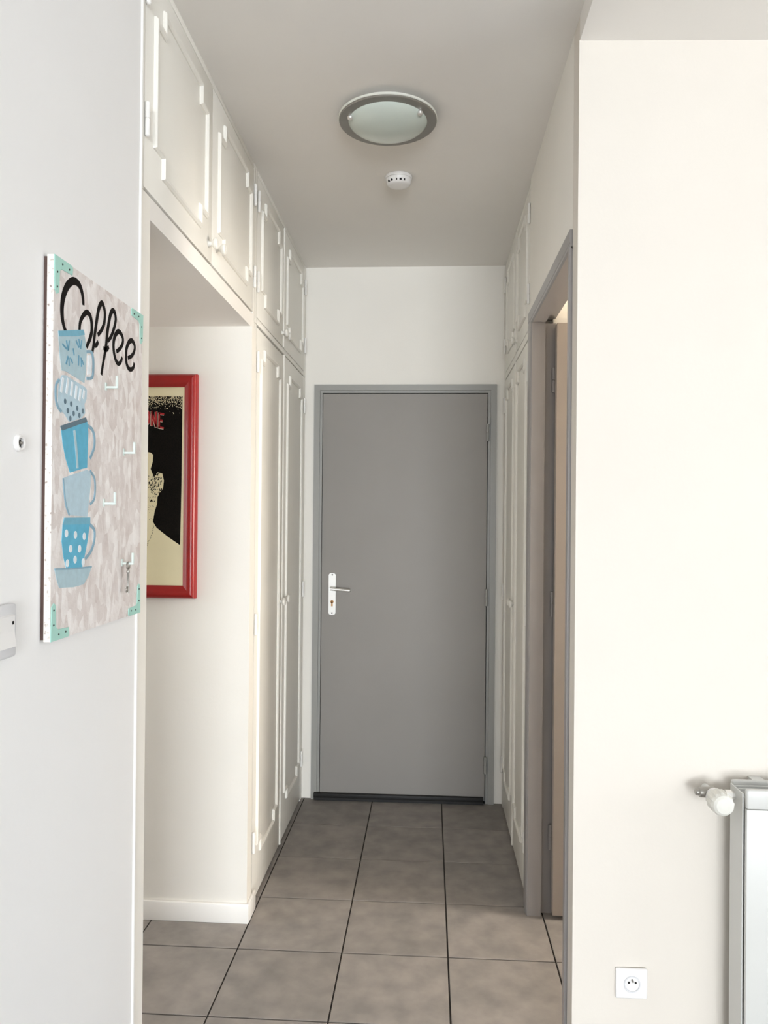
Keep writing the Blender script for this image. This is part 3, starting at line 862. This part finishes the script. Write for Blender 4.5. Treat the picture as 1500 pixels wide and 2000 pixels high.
MUG = [('flower', [('b1', [(0.0158, 0.5249), (0.1096, 0.5495), (0.1172, 0.5343), (0.1243, 0.5095), (0.1215, 0.4761), (0.1162, 0.4534), (0.0792, 0.4579), (0.0441, 0.4615), (0.0299, 0.4601), (0.0236, 0.4809)]), ('b3', [(0.0158, 0.5249), (0.1096, 0.5495), (0.1156, 0.5417), (0.0859, 0.5319), (0.0185, 0.5162)]), ('w', [(0.1297, 0.5067), (0.1431, 0.5095), (0.145, 0.4938), (0.1424, 0.476), (0.129, 0.4709)])], [('b2', 0.006, [(0.1236, 0.512), (0.143, 0.5155), (0.1508, 0.5071), (0.1527, 0.4886), (0.148, 0.4696), (0.1253, 0.4636)]), ('b4', 0.0035, [(0.0302, 0.5056), (0.0459, 0.5004)]), ('b4', 0.0035, [(0.0443, 0.515), (0.0512, 0.4991)]), ('b4', 0.0035, [(0.0548, 0.5174), (0.0525, 0.4994)]), ('b4', 0.0035, [(0.0805, 0.5233), (0.0919, 0.513)]), ('b4', 0.0035, [(0.0916, 0.5284), (0.0961, 0.5139)]), ('b4', 0.0035, [(0.1029, 0.5284), (0.099, 0.5119)]), ('b4', 0.0035, [(0.0699, 0.5069), (0.0742, 0.4951)]), ('b4', 0.0035, [(0.0514, 0.4891), (0.0439, 0.4739)]), ('b4', 0.0035, [(0.0541, 0.4872), (0.0558, 0.4725)]), ('b4', 0.0035, [(0.0595, 0.4883), (0.0691, 0.4801)]), ('b4', 0.0035, [(0.0922, 0.4989), (0.0912, 0.4807)]), ('b4', 0.0035, [(0.1008, 0.4968), (0.1026, 0.4803)]), ('b4', 0.0035, [(0.1052, 0.4925), (0.1111, 0.4858)])], []), ('striped', [('b0', [(0.0314, 0.4524), (0.0443, 0.4548), (0.0822, 0.4502), (0.1163, 0.447), (0.1267, 0.4422), (0.1256, 0.4262), (0.1171, 0.4144), (0.1204, 0.3991), (0.1061, 0.3881), (0.0593, 0.3753), (0.0432, 0.3863), (0.0276, 0.3916), (0.0185, 0.4026), (0.0192, 0.4246), (0.0239, 0.4437)])], [('b2', 0.005, [(0.0214, 0.4433), (0.0103, 0.4316), (0.0095, 0.4109), (0.0161, 0.3973), (0.0297, 0.3895)]), ('w', 0.007, [(0.034, 0.4486), (0.0269, 0.4222)]), ('w', 0.007, [(0.0523, 0.4506), (0.0463, 0.4228)]), ('w', 0.007, [(0.0685, 0.4472), (0.0637, 0.4218)]), ('w', 0.007, [(0.0851, 0.4431), (0.0801, 0.4192)]), ('w', 0.007, [(0.1007, 0.4405), (0.0955, 0.4177)]), ('w', 0.007, [(0.115, 0.4403), (0.1111, 0.4239)])], [('b5', 0.0042, (0.0422, 0.4091)), ('b5', 0.0042, (0.0645, 0.4078)), ('b5', 0.0042, (0.088, 0.4035)), ('b5', 0.0042, (0.0522, 0.3944)), ('b5', 0.0042, (0.1107, 0.4015)), ('b5', 0.0042, (0.0744, 0.3923)), ('b5', 0.0042, (0.0967, 0.3918)), ('b5', 0.0042, (0.0619, 0.3819))]), ('teal', [('b6', [(0.0309, 0.3577), (0.1296, 0.3845), (0.1345, 0.3638), (0.1323, 0.3305), (0.1315, 0.3), (0.1083, 0.296), (0.064, 0.287), (0.0475, 0.311), (0.0365, 0.3348)]), ('b5', [(0.0269, 0.3646), (0.1235, 0.3916), (0.1301, 0.3848), (0.0335, 0.3573)])], [('b1', 0.008, [(0.0772, 0.3628), (0.0818, 0.3454), (0.0879, 0.3204), (0.0912, 0.2962)]), ('b2', 0.006, [(0.1327, 0.3769), (0.1509, 0.3723), (0.1605, 0.3585), (0.1594, 0.3395), (0.1431, 0.3181)])], []), ('pale', [('b0', [(0.0378, 0.2756), (0.0641, 0.282), (0.097, 0.2888), (0.1316, 0.2961), (0.1467, 0.2916), (0.1472, 0.2716), (0.1404, 0.238), (0.1336, 0.2094), (0.063, 0.212), (0.0507, 0.2276), (0.0436, 0.2486)])], [('b2', 0.0035, [(0.0391, 0.2757), (0.0442, 0.2486), (0.0512, 0.2276), (0.063, 0.212)]), ('b2', 0.0045, [(0.1436, 0.2948), (0.1623, 0.2817), (0.1659, 0.2588), (0.1602, 0.2411), (0.1451, 0.2328)])], []), ('dotted', [('b6', [(0.0396, 0.1968), (0.1445, 0.1956), (0.1348, 0.1613), (0.1236, 0.1354), (0.1139, 0.1157), (0.0544, 0.1197), (0.0435, 0.1397), (0.0364, 0.1672)]), ('b3', [(0.0445, 0.2079), (0.1457, 0.2083), (0.146, 0.1956), (0.0396, 0.1955)])], [('b2', 0.006, [(0.146, 0.1942), (0.1646, 0.1832), (0.1636, 0.1629), (0.1502, 0.1446), (0.128, 0.1325)])], [('w', 0.006, (0.0522, 0.1804)), ('w', 0.006, (0.0862, 0.177)), ('w', 0.006, (0.1212, 0.1735)), ('w', 0.006, (0.0684, 0.1529)), ('w', 0.006, (0.103, 0.1514)), ('w', 0.006, (0.086, 0.1329)), ('w', 0.006, (0.0568, 0.1283)), ('w', 0.006, (0.118, 0.1265))]), ('saucer', [('b1', [(0.0121, 0.1208), (0.1539, 0.1156), (0.1422, 0.0997), (0.1218, 0.0856), (0.0822, 0.084), (0.0292, 0.0877), (0.0187, 0.1045)])], [('b2', 0.003, [(0.0121, 0.1208), (0.0814, 0.117), (0.1539, 0.1156)])], [])]



def smooth_path(pts, sub=5):
    P = [Vector(p) for p in pts]
    if len(P) < 3:
        return P
    out = []
    for i in range(len(P) - 1):
        p0, p1, p2, p3 = P[max(i - 1, 0)], P[i], P[i + 1], P[min(i + 2, len(P) - 1)]
        for k in range(sub):
            t = k / sub
            out.append(0.5 * ((2 * p1) + (p2 - p0) * t + (2 * p0 - 5 * p1 + 4 * p2 - p3) * t * t + (3 * p1 - p0 - 3 * p2 + p3) * t ** 3))
    return out + [P[-1]]


def brush(bm, pts, w, x, th, mi=0, taper=None):
    """Ribbon of paint along a path on the board face."""
    P = smooth_path(pts)
    n = len(P)
    rows = []
    for i, p in enumerate(P):
        t = (P[min(i + 1, n - 1)] - P[max(i - 1, 0)]).normalized()
        nn = Vector((-t.y, t.x))
        ww = w / 2 * (taper(i / (n - 1)) if taper else 1)
        a, b = p + nn * ww, p - nn * ww
        rows.append([bm.verts.new((xx, BY0 + q.x, 1.253 + q.y)) for q, xx in ((a, x), (a, x + th), (b, x + th), (b, x))])
    fs = [bm.faces.new(rows[0]), bm.faces.new(rows[-1][::-1])]
    for i in range(n - 1):
        for k in range(4):
            fs.append(bm.faces.new((rows[i][k], rows[i][(k + 1) % 4], rows[i + 1][(k + 1) % 4], rows[i + 1][k])))
    for f in fs:
        f.material_index = mi


names = ['letter_c', 'letter_o', 'letter_f', 'letter_f', 'letter_f', 'letter_f', 'letter_e', 'letter_e']
bms = {}
for k, p in enumerate(LET):
    key = {0: 'c', 1: 'o', 2: 'f1', 3: 'f1', 4: 'f2', 5: 'f2', 6: 'e1', 7: 'e2'}[k]
    bm = bms.setdefault(key, bmesh.new())
    w = 0.0125 if k == 0 else (0.0085 if k in (3, 5) else 0.0098)
    tp = (lambda t: 0.6 + 0.55 * math.sin(math.pi * min(1, t * 1.05)) ** 1.0) if k == 0 else (lambda t: 0.8 + 0.3 * math.sin(math.pi * t))
    brush(bm, p, w, BX + 0.0001, 0.0005, 0, tp)
for key, bm in bms.items():
    finish('letter_' + key[0], bm, 'lettering', panel)
for name, polys, strokes, dots in MUG:
    keys = []
    def mi(c):
        if c not in keys:
            keys.append(c)
        return keys.index(c)
    bm = bmesh.new()
    for k, (c, p) in enumerate(polys):
        prism(bm, [(BY0 + a, 1.253 + b) for a, b in p], BX + 0.0001, BX + 0.0009 + 0.0003 * k, 'x', mi(c))
    for c, w, p in strokes:
        brush(bm, p, w, BX + 0.0002, 0.0013, mi(c))
    for c, r, (a, b) in dots:
        n = 12
        prism(bm, [(BY0 + a + r * math.cos(2 * math.pi * i / n), 1.253 + b + r * 1.15 * math.sin(2 * math.pi * i / n)) for i in range(n)], BX + 0.0002, BX + 0.0015, 'x', mi(c))
    bm.normal_update()
    bmesh.ops.triangulate(bm, faces=[f for f in bm.faces if len(f.verts) > 4])
    o = finish('painted_saucer' if name == 'saucer' else 'painted_mug', bm, keys, panel)
    o['label'] = {'flower': 'grey-blue painted mug with flower marks', 'striped': 'pale striped and spotted painted mug', 'teal': 'plain teal painted mug with grey rim',
                  'pale': 'pale blue painted mug', 'dotted': 'blue painted mug with white dots', 'saucer': 'pale blue painted saucer under the mugs'}[name]
# mint corner pieces with nails
for cy, cz, sy, sz_ in ((BY0, BZ1, 1, -1), (BY1, BZ1, -1, -1), (BY0, BZ0, 1, 1), (BY1, BZ0, -1, 1)):
    bm = bmesh.new()
    w, L = 0.019, 0.066
    P = [(0, 0), (L - 0.004, 0), (L, 0.004), (L - 0.002, w * 0.85), (w + 0.005, w * 0.95), (w * 0.95, w + 0.004), (w * 0.85, L - 0.006), (w * 0.5, L - 0.002), (0.002, L - 0.008)]
    prism(bm, [(cy + sy * a, cz + sz_ * b) for a, b in P], BX + 0.0001, BX + 0.0016, 'x')
    bm.normal_update()
    bmesh.ops.triangulate(bm, faces=[f for f in bm.faces if len(f.verts) > 4])
    c = finish('corner_bracket', bm, 'mint', sign)
    for a, b in ((0.027, 0.009), (0.052, 0.010), (0.009, 0.027), (0.009, 0.052)):
        bm = bmesh.new()
        lathe(bm, [(0.0019, 0), (0.0015, 0.0008)], (BX + 0.0016, cy + sy * a, cz + sz_ * b), (1, 0, 0), 8)
        finish('nail', bm, 'hole', c)
# J hooks
for hy, hz in ((1.459, 1.714), (1.550, 1.594), (1.455, 1.488), (1.548, 1.366)):
    bm = bmesh.new()
    r = 0.0022
    abox(bm, BX + 0.0002, BX + 0.0020, hy - 0.004, hy + 0.004, hz - 0.006, hz + 0.009, 0.0006, 1)
    abox(bm, BX + 0.0020, BX + 0.0250, hy - r, hy + r, hz - r, hz + r, 0.0006, 1)
    abox(bm, BX + 0.0206, BX + 0.0250, hy - r, hy + r, hz + r, hz + 0.022, 0.0006, 1)
    finish('hook', bm, 'minthook', sign, smooth=True)
# key hanging on the lowest hook
KX, KY, KZ = BX + 0.013, 1.549, 1.366
key = thing('hanging_key', (KX, KY, 1.303), 'small old silver key hanging from the lowest hook of the coffee sign', 'key')
bm = bmesh.new()
nn, mm = 24, 10
R0, R1 = 0.0068, 0.0020
ring = [[bm.verts.new((KX + R1 * math.sin(2 * math.pi * j / mm), KY + (R0 + R1 * math.cos(2 * math.pi * j / mm)) * math.cos(2 * math.pi * i / nn), KZ - 0.0045 + (R0 + R1 * math.cos(2 * math.pi * j / mm)) * math.sin(2 * math.pi * i / nn))) for j in range(mm)] for i in range(nn)]
for i in range(nn):
    for j in range(mm):
        bm.faces.new((ring[i][j], ring[(i + 1) % nn][j], ring[(i + 1) % nn][(j + 1) % mm], ring[i][(j + 1) % mm]))
finish('bow', bm, 'nickel', key, smooth=True)
bm = bmesh.new()
lathe(bm, [(0.0026, 0), (0.0022, 0.004), (0.0022, 0.040), (0.0032, 0.042), (0.0032, 0.045), (0.0022, 0.048)], (KX, KY, 1.305), n=14)
finish('shank', bm, 'nickel', key, smooth=True)
bm = bmesh.new()
abox(bm, KX - 0.001, KX + 0.001, KY - 0.0115, KY - 0.0018, 1.307, 1.311)
abox(bm, KX - 0.001, KX + 0.001, KY - 0.0100, KY - 0.0018, 1.3145, 1.3185)
abox(bm, KX - 0.001, KX + 0.001, KY - 0.0050, KY - 0.0018, 1.311, 1.3145)
finish('bit', bm, 'nickel', key)
